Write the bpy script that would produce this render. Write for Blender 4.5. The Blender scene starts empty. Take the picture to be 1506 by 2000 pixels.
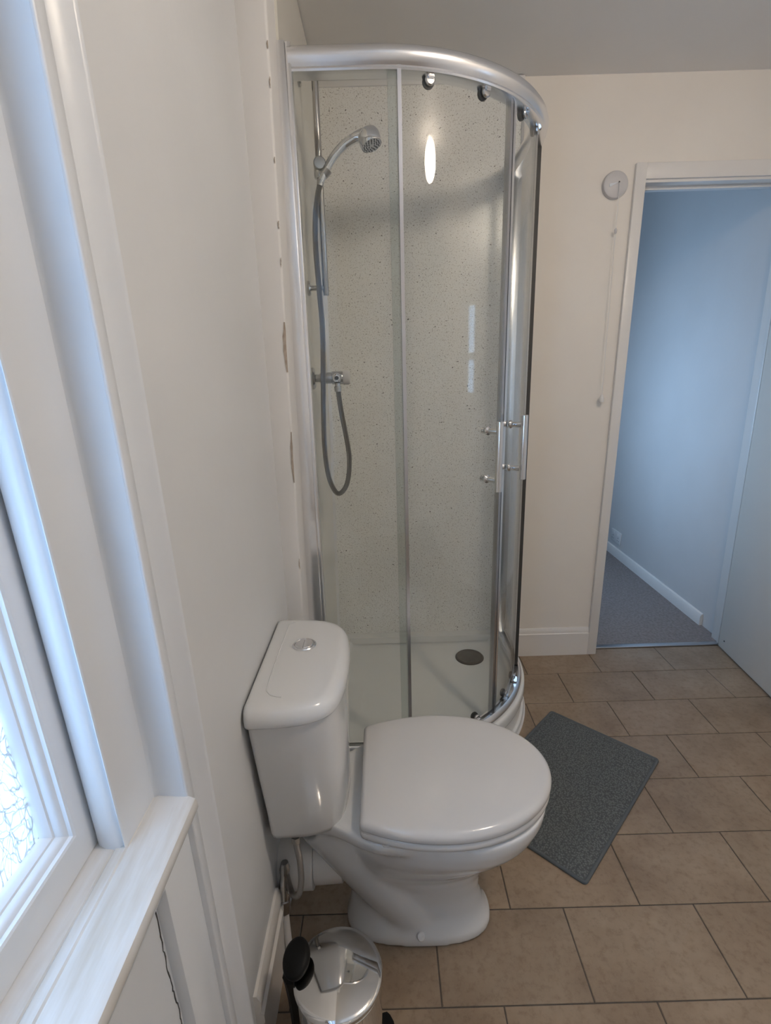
import bpy, bmesh, math, random
from mathutils import Vector, Matrix
random.seed(7)
C = bpy.context.scene.collection
S = bpy.context.scene
PI = math.pi

# ------------------------------------------------------------------ camera
F_PX, PITCH, YAW, ROLL, EYE = 1007.66, 0.273398, -0.00019, -0.029139, 1.35
fw = Vector((math.sin(YAW)*math.cos(PITCH), math.cos(YAW)*math.cos(PITCH), -math.sin(PITCH)))
r0 = Vector((math.cos(YAW), -math.sin(YAW), 0)); u0 = r0.cross(fw)
rr = math.cos(ROLL)*r0 + math.sin(ROLL)*u0
uu = -math.sin(ROLL)*r0 + math.cos(ROLL)*u0
cd = bpy.data.cameras.new('camera')
cd.sensor_fit = 'HORIZONTAL'; cd.sensor_width = 36.0; cd.lens = 36.0*F_PX/1506.0; cd.clip_start = 0.02
cam = bpy.data.objects.new('camera', cd); C.objects.link(cam)
M4 = Matrix((rr, uu, -fw)).transposed().to_4x4(); M4.translation = Vector((0, 0, EYE))
cam.matrix_world = M4
S.camera = cam

# ------------------------------------------------------------------ daylight: an even overcast sky
W = bpy.data.worlds.new('overcast_sky'); S.world = W; W.use_nodes = True
bg = W.node_tree.nodes['Background']
bg.inputs['Color'].default_value = (0.43, 0.67, 1.0, 1); bg.inputs['Strength'].default_value = 6.2
def portal(name, loc, rot, sx, sy):
    l = bpy.data.lights.new(name, 'AREA'); l.shape = 'RECTANGLE'; l.size = sx; l.size_y = sy
    l.cycles.is_portal = True
    o = bpy.data.objects.new(name, l); C.objects.link(o); o.location = loc; o.rotation_euler = rot
portal('window_portal', (-0.47, 0.0, 1.44), (0, -PI/2, 0), 1.30, 1.05)
portal('hall_window_portal', (0.52, 2.97, 1.11), (0, -PI/2, 0), 0.80, 0.72)
LAMP_STRENGTH = 62.0
S.view_settings.view_transform = 'Standard'; S.view_settings.look = 'None'
S.view_settings.gamma = 1.0; S.view_settings.use_curve_mapping = False
S.view_settings.exposure = 0.32
S.cycles.transparent_max_bounces = 16; S.cycles.max_bounces = 6; S.cycles.diffuse_bounces = 4; S.cycles.glossy_bounces = 3
S.cycles.caustics_reflective = False; S.cycles.caustics_refractive = False
S.cycles.use_denoising = True; S.cycles.adaptive_threshold = 0.04

# ------------------------------------------------------------------ materials
def mat(name, col=(.8,.8,.8), rough=.5, metal=0.0, spec=.5, coat=0.0):
    m = bpy.data.materials.new(name); m.use_nodes = True
    b = m.node_tree.nodes['Principled BSDF']
    b.inputs['Base Color'].default_value = (*col, 1); b.inputs['Roughness'].default_value = rough
    b.inputs['Metallic'].default_value = metal; b.inputs['Specular IOR Level'].default_value = spec
    b.inputs['Coat Weight'].default_value = coat; b.inputs['Coat Roughness'].default_value = .05
    return m
def nd(m, t, **kw):
    n = m.node_tree.nodes.new(t)
    for k, v in kw.items():
        if hasattr(n, k): setattr(n, k, v)
        else: n.inputs[k].default_value = v
    return n
def lk(m, a, b): m.node_tree.links.new(a, b)
def bsdf(m): return m.node_tree.nodes['Principled BSDF']
def ramp(m, fac, stops):
    r = nd(m, 'ShaderNodeValToRGB'); e = r.color_ramp.elements
    while len(e) < len(stops): e.new(.5)
    for i, (p, c) in enumerate(stops): e[i].position = p; e[i].color = (*c, 1)
    lk(m, fac, r.inputs['Fac']); return r
def noise(m, scale, detail=4, rough=.5, coord=None):
    n = nd(m, 'ShaderNodeTexNoise'); n.inputs['Scale'].default_value = scale
    n.inputs['Detail'].default_value = detail; n.inputs['Roughness'].default_value = rough
    if coord is None:
        g = nd(m, 'ShaderNodeNewGeometry'); coord = g.outputs['Position']
    lk(m, coord, n.inputs['Vector']); return n
def bump(m, h, strength, dist=.002):
    b = nd(m, 'ShaderNodeBump'); b.inputs['Strength'].default_value = strength; b.inputs['Distance'].default_value = dist
    lk(m, h, b.inputs['Height']); lk(m, b.outputs['Normal'], bsdf(m).inputs['Normal'])
def painted(name, a, b, rough, scale=3, bscale=60, bs=.15):
    m = mat(name, a, rough)
    n = noise(m, scale, 5); r = ramp(m, n.outputs['Fac'], [(.35, a), (.68, b)])
    lk(m, r.outputs['Color'], bsdf(m).inputs['Base Color'])
    n2 = noise(m, bscale, 4); bump(m, n2.outputs['Fac'], bs)
    return m
M = {}
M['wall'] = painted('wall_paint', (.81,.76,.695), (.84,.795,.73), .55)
M['wallcool'] = painted('wall_paint_cool_tint', (.67,.685,.70), (.70,.715,.73), .55)  # copy of the wall paint for the left wall, mixed cooler
M['ceil'] = painted('ceiling_paint', (.87,.85,.83), (.89,.87,.85), .7)
M['hallwall'] = painted('hall_paint', (.62,.61,.60), (.65,.64,.63), .6)
M['gloss'] = painted('gloss_paint', (.72,.755,.80), (.75,.785,.83), .3, 4, 35, .12)  # white trim paint with the blue tint of daylight put into its colour
M['warmgloss'] = painted('warm_gloss_paint', (.78,.755,.725), (.81,.785,.755), .3, 4, 35, .1)
M['doorpaint'] = painted('door_paint', (.74,.70,.64), (.77,.73,.67), .4, 3, 50, .08)
# gloss paint of the sill, with old brown water stains
m = painted('sill_paint', (.72,.73,.74), (.76,.77,.78), .25, 4, 25, .15); M['sill'] = m
g = nd(m, 'ShaderNodeNewGeometry'); mp = nd(m, 'ShaderNodeMapping'); mp.inputs['Scale'].default_value = (26, 3.2, 3)
lk(m, g.outputs['Position'], mp.inputs['Vector'])
n = noise(m, 1.0, 5, .6, mp.outputs['Vector'])
r = ramp(m, n.outputs['Fac'], [(.44, (.74,.75,.76)), (.70, (.56,.52,.46))])
lk(m, r.outputs['Color'], bsdf(m).inputs['Base Color'])
# plaster edge with chips
m = painted('chipped_plaster', (.72,.715,.71), (.75,.745,.74), .6); M['chip'] = m
M['cream'] = painted('cream_board', (.74,.72,.66), (.77,.75,.69), .25, 3, 60, .03)
M['rawplaster'] = painted('bare_plaster', (.36,.30,.25), (.48,.42,.36), .9, 60, 200, .4)
M['ceramic'] = mat('white_ceramic', (.70,.71,.715), .06, 0, .5, .3)
M['seat'] = mat('white_seat_plastic', (.62,.61,.60), .12)
M['acrylic'] = mat('white_acrylic', (.80,.80,.78), .12)
M['plastic'] = mat('white_plastic', (.75,.74,.73), .35)
M['greyplastic'] = mat('pale_grey_plastic', (.60,.585,.585), .4)
M['chrome'] = mat('chrome', (.80,.80,.81), .07, 1)
M['chrome2'] = mat('worn_chrome', (.55,.55,.55), .22, 1)
M['chrome3'] = mat('dull_chrome', (.36,.35,.34), .3, 1)
M['rail'] = mat('brown_tinted_chrome', (.50,.48,.46), .14, 1)
M['alu'] = mat('polished_aluminium', (.90,.90,.91), .24, 1)
M['aludark'] = mat('aluminium_strip', (.60,.60,.62), .24, 1)
M['steel'] = mat('mirror_steel', (.70,.69,.67), .05, 1)
M['brush'] = mat('brushed_steel', (.55,.55,.55), .28, 1)
M['black'] = mat('black_plastic', (.006,.006,.006), .55, 0, .2)
M['rubber'] = mat('dark_grey_rubber', (.05,.05,.05), .6)
M['drain'] = painted('grey_drain_cover', (.085,.078,.07), (.11,.10,.09), .35, 30, 80, .1)
M['mirror'] = mat('mirror_glass', (.9,.9,.9), .01, 1)
M['hole'] = mat('socket_holes', (.02,.02,.02), .7)
# braided / spiral hose: ridges along the tube from its own UV
def ridged(name, col, rough, n):
    m = mat(name, col, rough, 1)
    uv = nd(m, 'ShaderNodeUVMap'); w = nd(m, 'ShaderNodeTexWave'); w.wave_type = 'BANDS'; w.bands_direction = 'Y'
    w.inputs['Scale'].default_value = n; lk(m, uv.outputs['UV'], w.inputs['Vector'])
    r = ramp(m, w.outputs['Fac'], [(.1, tuple(c*.35 for c in col)), (.6, col)])
    lk(m, r.outputs['Color'], bsdf(m).inputs['Base Color']); bump(m, w.outputs['Fac'], .6, .002)
    return m
M['hose'] = ridged('spiral_steel_hose', (.50,.49,.47), .3, 52)
M['braid'] = ridged('braided_steel_hose', (.42,.40,.38), .35, 60)
# speckled shower wall board
m = mat('speckled_board', (.55,.53,.48), .22); M['board'] = m
n1 = noise(m, 170, 1.5, .5); n2 = noise(m, 95, 1.5, .55); n3 = noise(m, 8, 3, .5); n4 = noise(m, 240, 1, .5)
base = ramp(m, n3.outputs['Fac'], [(.3, (.84,.83,.80)), (.7, (.88,.87,.84))])
s1 = ramp(m, n1.outputs['Fac'], [(.655, (1,1,1)), (.69, (.36,.34,.31))])
s2 = ramp(m, n2.outputs['Fac'], [(.715, (1,1,1)), (.735, (.16,.15,.14))])
s3 = ramp(m, n4.outputs['Fac'], [(.34, (.74,.72,.69)), (.42, (1,1,1))])
c = base.outputs['Color']
for s in (s1, s2, s3):
    mx = nd(m, 'ShaderNodeMix', data_type='RGBA', blend_type='MULTIPLY'); mx.inputs[0].default_value = 1
    lk(m, c, mx.inputs[6]); lk(m, s.outputs['Color'], mx.inputs[7]); c = mx.outputs[2]
lk(m, c, bsdf(m).inputs['Base Color'])
# floor tile
m = mat('stone_effect_tile', (.42,.31,.23), .34); M['tile'] = m
n1 = noise(m, 5, 6, .62); n2 = noise(m, 55, 5, .65); oi = nd(m, 'ShaderNodeObjectInfo')
a = ramp(m, n1.outputs['Fac'], [(.30, (.225,.162,.108)), (.50, (.30,.225,.158)), (.72, (.36,.282,.206))])
b = ramp(m, n2.outputs['Fac'], [(.32, (.80,.77,.74)), (.5, (1,1,1)), (.72, (1.06,1.05,1.04))])
mx = nd(m, 'ShaderNodeMix', data_type='RGBA', blend_type='MULTIPLY'); mx.inputs[0].default_value = 1
lk(m, a.outputs['Color'], mx.inputs[6]); lk(m, b.outputs['Color'], mx.inputs[7])
rv = ramp(m, oi.outputs['Random'], [(0, (.93,.93,.93)), (1, (1.04,1.03,1.02))])
mx2 = nd(m, 'ShaderNodeMix', data_type='RGBA', blend_type='MULTIPLY'); mx2.inputs[0].default_value = 1
lk(m, mx.outputs[2], mx2.inputs[6]); lk(m, rv.outputs['Color'], mx2.inputs[7])
lk(m, mx2.outputs[2], bsdf(m).inputs['Base Color']); bump(m, n2.outputs['Fac'], .12, .001)
M['grout'] = painted('grey_brown_grout', (.085,.07,.055), (.11,.09,.07), .85, 40, 200, .2)
m = painted('grey_carpet', (.21,.185,.18), (.30,.265,.26), .95, 90, 500, .8); M['carpet'] = m
# bath mat: short pile in rows
m = mat('grey_pile', (.085,.095,.10), .95); M['mat'] = m
tc = nd(m, 'ShaderNodeTexCoord'); v = nd(m, 'ShaderNodeTexVoronoi'); v.inputs['Scale'].default_value = 190
lk(m, tc.outputs['Object'], v.inputs['Vector'])
r = ramp(m, v.outputs['Distance'], [(0, (.20,.22,.225)), (.65, (.075,.084,.088))])
lk(m, r.outputs['Color'], bsdf(m).inputs['Base Color']); bump(m, v.outputs['Distance'], -.8, .004)
M['mathem'] = mat('grey_hem', (.10,.115,.125), .8)
# clear shower glass: thin panes, a little green, mirror reflection by Fresnel
def glass(name, tint, rough=0.0):
    m = bpy.data.materials.new(name); m.use_nodes = True; nt = m.node_tree; nt.nodes.clear()
    o = nt.nodes.new('ShaderNodeOutputMaterial'); mx = nt.nodes.new('ShaderNodeMixShader')
    t = nt.nodes.new('ShaderNodeBsdfTransparent'); gl = nt.nodes.new('ShaderNodeBsdfGlossy'); fr = nt.nodes.new('ShaderNodeFresnel')
    t.inputs['Color'].default_value = (*tint, 1); gl.inputs['Roughness'].default_value = rough; fr.inputs['IOR'].default_value = 1.45
    ge = nt.nodes.new('ShaderNodeNewGeometry'); io = nt.nodes.new('ShaderNodeMath'); io.operation = 'MULTIPLY_ADD'   # thin pane: same Fresnel on both faces
    io.inputs[1].default_value = 1/1.45-1.45; io.inputs[2].default_value = 1.45
    nt.links.new(ge.outputs['Backfacing'], io.inputs[0]); nt.links.new(io.outputs[0], fr.inputs['IOR'])
    nt.links.new(fr.outputs[0], mx.inputs[0]); nt.links.new(t.outputs[0], mx.inputs[1]); nt.links.new(gl.outputs[0], mx.inputs[2])
    nt.links.new(mx.outputs[0], o.inputs[0]); return m
M['glass'] = glass('clear_shower_glass', (.978,.988,.983))
M['seal'] = glass('clear_plastic_seal', (.92,.935,.93), .15)
# obscured window glass: lets the sky through, rippled
m = bpy.data.materials.new('obscured_glass'); m.use_nodes = True; nt = m.node_tree; nt.nodes.clear(); M['obscure'] = m
o = nd(m, 'ShaderNodeOutputMaterial'); mx = nd(m, 'ShaderNodeMixShader'); t = nd(m, 'ShaderNodeBsdfTransparent'); tl = nd(m, 'ShaderNodeBsdfTranslucent')
g = nd(m, 'ShaderNodeNewGeometry'); mp = nd(m, 'ShaderNodeMapping'); mp.inputs['Scale'].default_value = (1, 1, .55)
lk(m, g.outputs['Position'], mp.inputs['Vector'])
nz = noise(m, 18, 3, .5, mp.outputs['Vector']); v = nd(m, 'ShaderNodeTexVoronoi', feature='DISTANCE_TO_EDGE'); v.inputs['Scale'].default_value = 95
va = nd(m, 'ShaderNodeVectorMath', operation='MULTIPLY_ADD'); va.inputs[1].default_value = (.05,.05,.05)
lk(m, nz.outputs['Color'], va.inputs[0]); lk(m, mp.outputs['Vector'], va.inputs[2]); lk(m, va.outputs[0], v.inputs['Vector'])
r = ramp(m, v.outputs['Distance'], [(0, (.30,.21,.15)), (.03, (.50,.42,.36)), (.08, (.97,.97,.97))])
lk(m, r.outputs['Color'], t.inputs['Color']); tl.inputs['Color'].default_value = (.8,.85,.9,1)
mx.inputs[0].default_value = .12
lk(m, t.outputs[0], mx.inputs[1]); lk(m, tl.outputs[0], mx.inputs[2]); lk(m, mx.outputs[0], o.inputs[0])
# lit lamp dome
m = bpy.data.materials.new('lit_opal_dome'); m.use_nodes = True; M['lamp'] = m
b = bsdf(m); b.inputs['Emission Color'].default_value = (1.0, .85, .69, 1); b.inputs['Emission Strength'].default_value = LAMP_STRENGTH

# ------------------------------------------------------------------ mesh helpers
def finish(bm, name, material, parent=None, angle=35, loc=None, smooth=True):
    bmesh.ops.recalc_face_normals(bm, faces=bm.faces)
    if smooth:
        th = math.radians(angle)
        for f in bm.faces: f.smooth = True
        for e in bm.edges:
            if len(e.link_faces) == 2 and e.calc_face_angle(0) > th: e.smooth = False
    me = bpy.data.meshes.new(name); bm.to_mesh(me); bm.free()
    me.materials.append(M[material] if isinstance(material, str) else material)
    o = bpy.data.objects.new(name, me); C.objects.link(o)
    if parent is not None: o.parent = parent
    if loc is not None: o.location = loc
    return o
def put(o, parent): o.parent = parent; return o
def tag(o, label, cat, group=None, kind=None):
    o['label'] = label; o['category'] = cat
    if group: o['group'] = group
    if kind: o['kind'] = kind
    return o
def thing(name, label, cat, loc=(0,0,0), group=None, kind=None):
    o = bpy.data.objects.new(name, None); C.objects.link(o); o.location = loc; o.empty_display_size = .05
    return tag(o, label, cat, group, kind)
def box(bm, x0, x1, y0, y1, z0, z1, bev=0.0, seg=2):
    r = bmesh.ops.create_cube(bm, size=1.0)
    vs = r['verts']
    for v in vs:
        v.co = Vector(((x0+x1)/2 + v.co.x*(x1-x0), (y0+y1)/2 + v.co.y*(y1-y0), (z0+z1)/2 + v.co.z*(z1-z0)))
    if bev > 0:
        es = list({e for v in vs for e in v.link_edges})
        bmesh.ops.bevel(bm, geom=es, offset=bev, segments=seg, affect='EDGES', profile=.5)
def mbox(name, material, dims, parent=None, bev=0.0, seg=2):
    bm = bmesh.new(); box(bm, *dims, bev=bev, seg=seg); return finish(bm, name, material, parent)
def loft(bm, rings, cap0=True, cap1=True, closed=True):
    vr = [[bm.verts.new(p) for p in ring] for ring in rings]
    n = len(vr[0])
    for a, b in zip(vr[:-1], vr[1:]):
        for i in range(n if closed else n-1):
            j = (i+1) % n
            bm.faces.new((a[i], a[j], b[j], b[i]))
    if cap0: bm.faces.new(list(reversed(vr[0])))
    if cap1: bm.faces.new(vr[-1])
    return vr
def frame_of(d):
    d = d.normalized(); a = Vector((0,0,1)) if abs(d.z) < .9 else Vector((1,0,0))
    u = d.cross(a).normalized(); return u, d.cross(u).normalized()
def catmull(pts, n=8):
    P = [Vector(p) for p in pts]; P = [P[0]*2-P[1]] + P + [P[-1]*2-P[-2]]; out = []
    for i in range(1, len(P)-2):
        for k in range(n):
            t = k/n; a, b, c, d = P[i-1:i+3]
            out.append(.5*((2*b)+(c-a)*t+(2*a-5*b+4*c-d)*t*t+(3*b-a-3*c+d)*t**3))
    out.append(P[-2]); return out
def tube(bm, pts, rad, seg=16, cap=True, uv=False):
    pts = [Vector(p) for p in pts]; R = rad if isinstance(rad, (list, tuple)) else [rad]*len(pts)
    rings = []; u = None; L = 0; Ls = []
    for i, p in enumerate(pts):
        d = (pts[min(i+1, len(pts)-1)] - pts[max(i-1, 0)]).normalized()
        if i: L += (pts[i]-pts[i-1]).length
        Ls.append(L)
        if u is None: u, v = frame_of(d)
        else:
            u = (u - d*u.dot(d)).normalized(); v = d.cross(u)
        rings.append([p + (u*math.cos(2*PI*k/seg) + v*math.sin(2*PI*k/seg))*R[i] for k in range(seg)])
    vr = loft(bm, rings, cap, cap)
    if uv:
        lay = bm.loops.layers.uv.verify(); idx = {}
        for i, ring in enumerate(vr):
            for k, w in enumerate(ring): idx[w] = (k/seg, Ls[i]*10)
        for f in bm.faces:
            for l in f.loops: l[lay].uv = idx[l.vert]
def lathe(bm, prof, origin=(0,0,0), axis=(0,0,1), seg=40):
    """prof: list of (radius, height along axis); closed with caps where radius > 0 at the ends"""
    o = Vector(origin); d = Vector(axis).normalized(); u, v = frame_of(d)
    rings = []
    for r, h in prof:
        rings.append([o + d*h + (u*math.cos(2*PI*k/seg) + v*math.sin(2*PI*k/seg))*max(r, 1e-5) for k in range(seg)])
    loft(bm, rings)
def prism(bm, poly, a, b, axis='z'):
    """poly: list of 2-D points, extruded from a to b along axis"""
    def P(p, h):
        return {'z': (p[0], p[1], h), 'y': (p[0], h, p[1]), 'x': (h, p[0], p[1])}[axis]
    loft(bm, [[P(p, a) for p in poly], [P(p, b) for p in poly]])

# ------------------------------------------------------------------ room dimensions (metres)
XL, XR, YN, YF, ZC = -0.28, 1.72, -1.25, 2.20, 2.34
XS = -0.232            # shower side wall, a little proud of the left wall
YS = 1.305             # where that build-out starts
def lean(z): return 0.016*(z - 1.0)      # the build-out is slightly out of plumb
def wsh(z): return -0.052*(z - 0.80)     # the old window frame leans

# floor: grout bed + single tiles
fl = bpy.data.objects.new('floor', None)
bm = bmesh.new(); box(bm, XL-.05, XR+.05, YN-.05, 2.245, -.05, -.0018)
floor = finish(bm, 'floor', 'grout'); tag(floor, 'beige stone-effect tiled floor in staggered rows', 'floor', kind='structure')
bpy.data.objects.remove(fl)
TW, TD, TX, TY, TS = .33412, .20744, .0922, .79253, .40427
full = None; G = .0016
for row in range(-10, 8):
    y0, y1 = TY + row*TD + G, TY + (row+1)*TD - G
    y0c, y1c = max(y0, YN), min(y1, 2.232)
    if y1c - y0c < .01: continue
    for j in range(-8, 14):
        x0 = TX + j*TW - row*TS*TW + G; x1 = x0 + TW - 2*G
        x0c, x1c = max(x0, XL), min(x1, XR)
        if x1c - x0c < .01: continue
        whole = (x0c == x0 and x1c == x1 and y0c == y0 and y1c == y1)
        if whole and full is not None:
            o = bpy.data.objects.new('tile', full); C.objects.link(o)
        else:
            bm = bmesh.new(); hx, hy = (x1c-x0c)/2, (y1c-y0c)/2
            t, b = [], []
            for sx, sy in ((-1,-1),(1,-1),(1,1),(-1,1)):
                b.append((sx*hx, sy*hy, -.004)); t.append((sx*(hx-.0012), sy*(hy-.0012), 0))
            mid = [(p[0], p[1], -.001) for p in b]
            loft(bm, [b, mid, t], cap0=False)
            o = finish(bm, 'tile', 'tile', smooth=False)
            if whole: full = o.data
        o.location = ((x0c+x1c)/2, (y0c+y1c)/2, 0); o.parent = floor

# ceiling
o = mbox('ceiling', 'ceil', (XL-.3, XR+.1, YN-.1, YF+.12, ZC, ZC+.1)); tag(o, 'plain off-white ceiling above the shower', 'ceiling', kind='structure')

# left wall with the window opening (y -0.55 .. 0.60, z 0.755 .. 2.10)
WY0, WY1, WZ0, WZ1 = -0.505, 0.555, 0.79, 2.10
bm = bmesh.new()
T = -.50
for (y0, y1, z0, z1, s0, s1) in ((YN-.05, WY0, 0, ZC, 0, 1), (WY1, YS+.02, 0, ZC, 1, 0), (WY0, WY1, 0, WZ0, 1, 2), (WY0, WY1, WZ1, ZC, 1, 1)):
    xf = XL - .014 if s1 == 2 else XL; s1 = min(s1, 1)      # the apron panel sits back in a shallow pocket
    ring = lambda x: [(x, y0 + s0*wsh(z0), z0), (x, y1 + s1*wsh(z0), z0), (x, y1 + s1*wsh(z1), z1), (x, y0 + s0*wsh(z1), z1)]
    loft(bm, [ring(T), ring(xf)])
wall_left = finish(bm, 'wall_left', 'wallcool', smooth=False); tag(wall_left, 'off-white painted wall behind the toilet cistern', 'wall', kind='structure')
# build-out beside the shower: chipped plaster edge, then the shower side wall (tilted slightly)
bm = bmesh.new()
def ring(z):
    l = lean(z); xx = XS + l
    return [(-.5, YS, z), (XL-.004, YS, z), (XL+.004, YS-.0015, z), (xx-.006, YS, z), (xx-.0015, YS+.0015, z), (xx, YS+.006, z), (xx, 2.32, z), (-.5, 2.32, z)]
loft(bm, [ring(0), ring(ZC)])
bo = finish(bm, 'wall_shower_side', 'chip', angle=60); tag(bo, 'narrow built-out wall edge with chipped plaster beside the shower', 'wall', kind='structure')
# chips of bare plaster along that edge, thin flakes
def chip(y0, z0, pts, face):
    bm = bmesh.new(); rings = []
    for t in (-.001, .0012):
        rings.append([((XS + lean(z0+b) + a - (0 if face == 'y' else 0), YS - t, z0+b)) for a, b in pts])
    loft(bm, rings); return finish(bm, 'bare_plaster_patch', 'rawplaster', bo)
random.seed(3)
for z0, L, w in ((1.345, .115, .010), (1.07, .13, .008), (1.93, .02, .004), (1.79, .012, .004), (1.66, .016, .005), (1.58, .02, .004), (2.0, .014, .005), (.83, .03, .004)):
    n = 7; right = [(-.001 - random.random()*.001, L*k/n) for k in range(n+1)]
    left = [(-w*(.35+.65*math.sin(PI*(k+.5)/(n+1))*random.uniform(.5, 1.1)), L*k/n) for k in range(n, -1, -1)]
    chip(0, z0, right + left, 'y')

# far wall with the doorway
DX0, DX1, DZ = 1.000, 1.615, 1.995
def dl(z): return 0.013*(z-1.0)
bm = bmesh.new()
ring = lambda y: [(XL-.3, y, 0), (DX0-.02+dl(0), y, 0), (DX0-.02+dl(DZ), y, DZ+.02), (DX0-.02+dl(ZC), y, ZC), (XL-.3, y, ZC)]
loft(bm, [ring(YF), ring(YF+.11)])
ring = lambda y: [(DX0-.02+dl(DZ), y, DZ+.02), (DX1+.02, y, DZ+.02), (DX1+.02, y, ZC), (DX0-.02+dl(ZC), y, ZC)]
loft(bm, [ring(YF), ring(YF+.11)])
box(bm, DX1+.02, XR+.1, YF, YF+.11, 0, ZC)
o = finish(bm, 'wall_far', 'wall', smooth=False); tag(o, 'warm off-white end wall with the doorway', 'wall', kind='structure')
o = mbox('wall_right', 'wall', (XR, XR+.1, YN-.1, YF, 0, ZC)); tag(o, 'off-white wall opposite the window, out of view', 'wall', kind='structure')
o = mbox('wall_near', 'wall', (XL-.3, XR+.1, YN-.1, YN, 0, ZC)); tag(o, 'off-white wall behind the viewpoint', 'wall', kind='structure')

# skirting boards
def skirting(name, label, path, h, t, nrm, prof=None, material='warmgloss'):
    """path: two points (x,y) along the wall face; nrm: direction into the room"""
    (ax, ay), (bx_, by) = path; nx, ny = nrm
    pr = prof or [(0, 0), (t, 0), (t, h*.80), (t*.75, h*.83), (t*.75, h*.88), (t*.55, h*.95), (t*.25, h), (0, h)]
    bm = bmesh.new()
    loft(bm, [[(ax+nx*d, ay+ny*d, z) for d, z in pr], [(bx_+nx*d, by+ny*d, z) for d, z in pr]])
    o = finish(bm, name, material, angle=30); tag(o, label, 'skirting board', kind='structure'); return o
skirting('baseboard_far', 'white skirting board between the shower tray and the doorway', ((.535, YF), (.957, YF)), .140, .013, (0, -1))
skirting('baseboard_left', 'white moulded skirting board beside the pedal bin', ((XL, .70), (XL, .915)), .20, .014, (1, 0),
         [(0,0), (.013,0), (.013,.125), (.017,.13), (.017,.15), (.009,.156), (.013,.165), (.013,.185), (.006,.20), (0,.20)])

# ------------------------------------------------------------------ window_1
win = thing('window_1', 'white painted sash window with obscured glass and panelled frame', 'window', (0,0,0), kind='structure')
def shear(bm):
    for v in bm.verts: v.co.y += wsh(v.co.z)
def wpart(name, bm, material, parent=win, angle=35):
    shear(bm); return finish(bm, name, material, parent, angle)
def arch_ring(sgn, ymid, z):
    # architrave cross-section from the opening side outwards (distance from inner edge, height off the wall)
    pr = [(.001, -.002), (0, .017), (.001, .0185), (.003, .019), (.017, .019), (.0195, .0170), (.025, .009), (.032, .0025), (.041, .0010), (.050, .0040), (.060, .0120), (.067, .0190), (.069, .0175), (.071, .0195), (.075, .0195), (.077, .0170), (.078, .004), (.112, .003), (.115, -.002)]
    return [(XL + h, ymid + sgn*d, z) for d, h in pr]
for sgn, y in ((1, .536), (-1, -.486)):
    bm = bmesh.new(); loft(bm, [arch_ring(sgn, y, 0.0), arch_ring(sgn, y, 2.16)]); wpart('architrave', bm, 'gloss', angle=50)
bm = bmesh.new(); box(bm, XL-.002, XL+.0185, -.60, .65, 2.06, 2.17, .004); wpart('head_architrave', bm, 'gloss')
# reveal, box face, rounded bead down to the sash channel: one lining each side
def lining(sgn, yo):
    pr = [(XL+.016, .0008), (XL-.018, .002), (XL-.0225, -.001), (XL-.023, -.004), (XL-.023, -.071), (XL-.0245, -.073), (XL-.027, -.0705), (XL-.030, -.0735), (XL-.036, -.0755), (XL-.043, -.0755), (XL-.052, -.0735), (XL-.0545, -.071), (XL-.055, -.066), (XL-.22, -.060), (XL-.22, .022), (XL+.016, .022)]
    return [(x, yo + sgn*d) for x, d in pr]
for sgn, yo in ((1, .535), (-1, -.485)):
    bm = bmesh.new(); poly = lining(sgn, yo)
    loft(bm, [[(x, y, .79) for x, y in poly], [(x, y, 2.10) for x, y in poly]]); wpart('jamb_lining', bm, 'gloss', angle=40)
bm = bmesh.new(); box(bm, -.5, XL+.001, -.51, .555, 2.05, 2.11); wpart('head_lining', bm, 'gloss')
# sill board with rounded nose, a groove and a step
bm = bmesh.new()
pr = [(-.50, .785), (-.50, .842), (-.330, .841), (-.326, .839), (-.317, .838), (-.3155, .8365), (-.314, .838), (-.304, .8375), (-.302, .8355), (-.257, .833), (-.252, .8305), (-.250, .826), (-.250, .817), (-.252, .812), (-.256, .810), (-.256, .806), (-.30, .804), (-.30, .785)]
loft(bm, [[(x, -.505, z) for x, z in pr], [(x, .550, z) for x, z in pr]])
for v in bm.verts:                # the nose stops just inside the architraves
    if v.co.x > XL + .0005: v.co.y += -.0145 if v.co.y > 0 else .020
sill = wpart('sill', bm, 'sill', angle=30)
# apron panelling under the sill
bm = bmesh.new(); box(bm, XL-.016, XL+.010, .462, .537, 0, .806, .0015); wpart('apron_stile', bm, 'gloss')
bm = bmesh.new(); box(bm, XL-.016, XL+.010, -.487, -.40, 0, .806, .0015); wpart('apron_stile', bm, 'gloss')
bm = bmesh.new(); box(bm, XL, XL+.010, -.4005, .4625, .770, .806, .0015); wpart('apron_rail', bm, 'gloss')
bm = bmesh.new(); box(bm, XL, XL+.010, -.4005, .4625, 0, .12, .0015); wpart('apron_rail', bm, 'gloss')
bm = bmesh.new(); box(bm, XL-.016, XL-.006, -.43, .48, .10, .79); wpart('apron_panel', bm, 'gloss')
# old paint crack along the edge of the panel
bm = bmesh.new(); random.seed(11); z = .30; L_, R_ = [], []
while z < .765:
    c = .4565 + random.uniform(-.0014, .0014) + .0012*math.sin(z*37); w = .0003 + random.random()*.0006
    L_.append((c-w, z)); R_.append((c+w, z)); z += random.uniform(.004, .011)
loft(bm, [[(XL-.0065, y, z) for y, z in L_], [(XL-.0052, y, z) for y, z in L_], [(XL-.0052, y, z) for y, z in R_], [(XL-.0065, y, z) for y, z in R_]], False, False, False)
wpart('paint_crack', bm, 'rubber')
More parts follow.
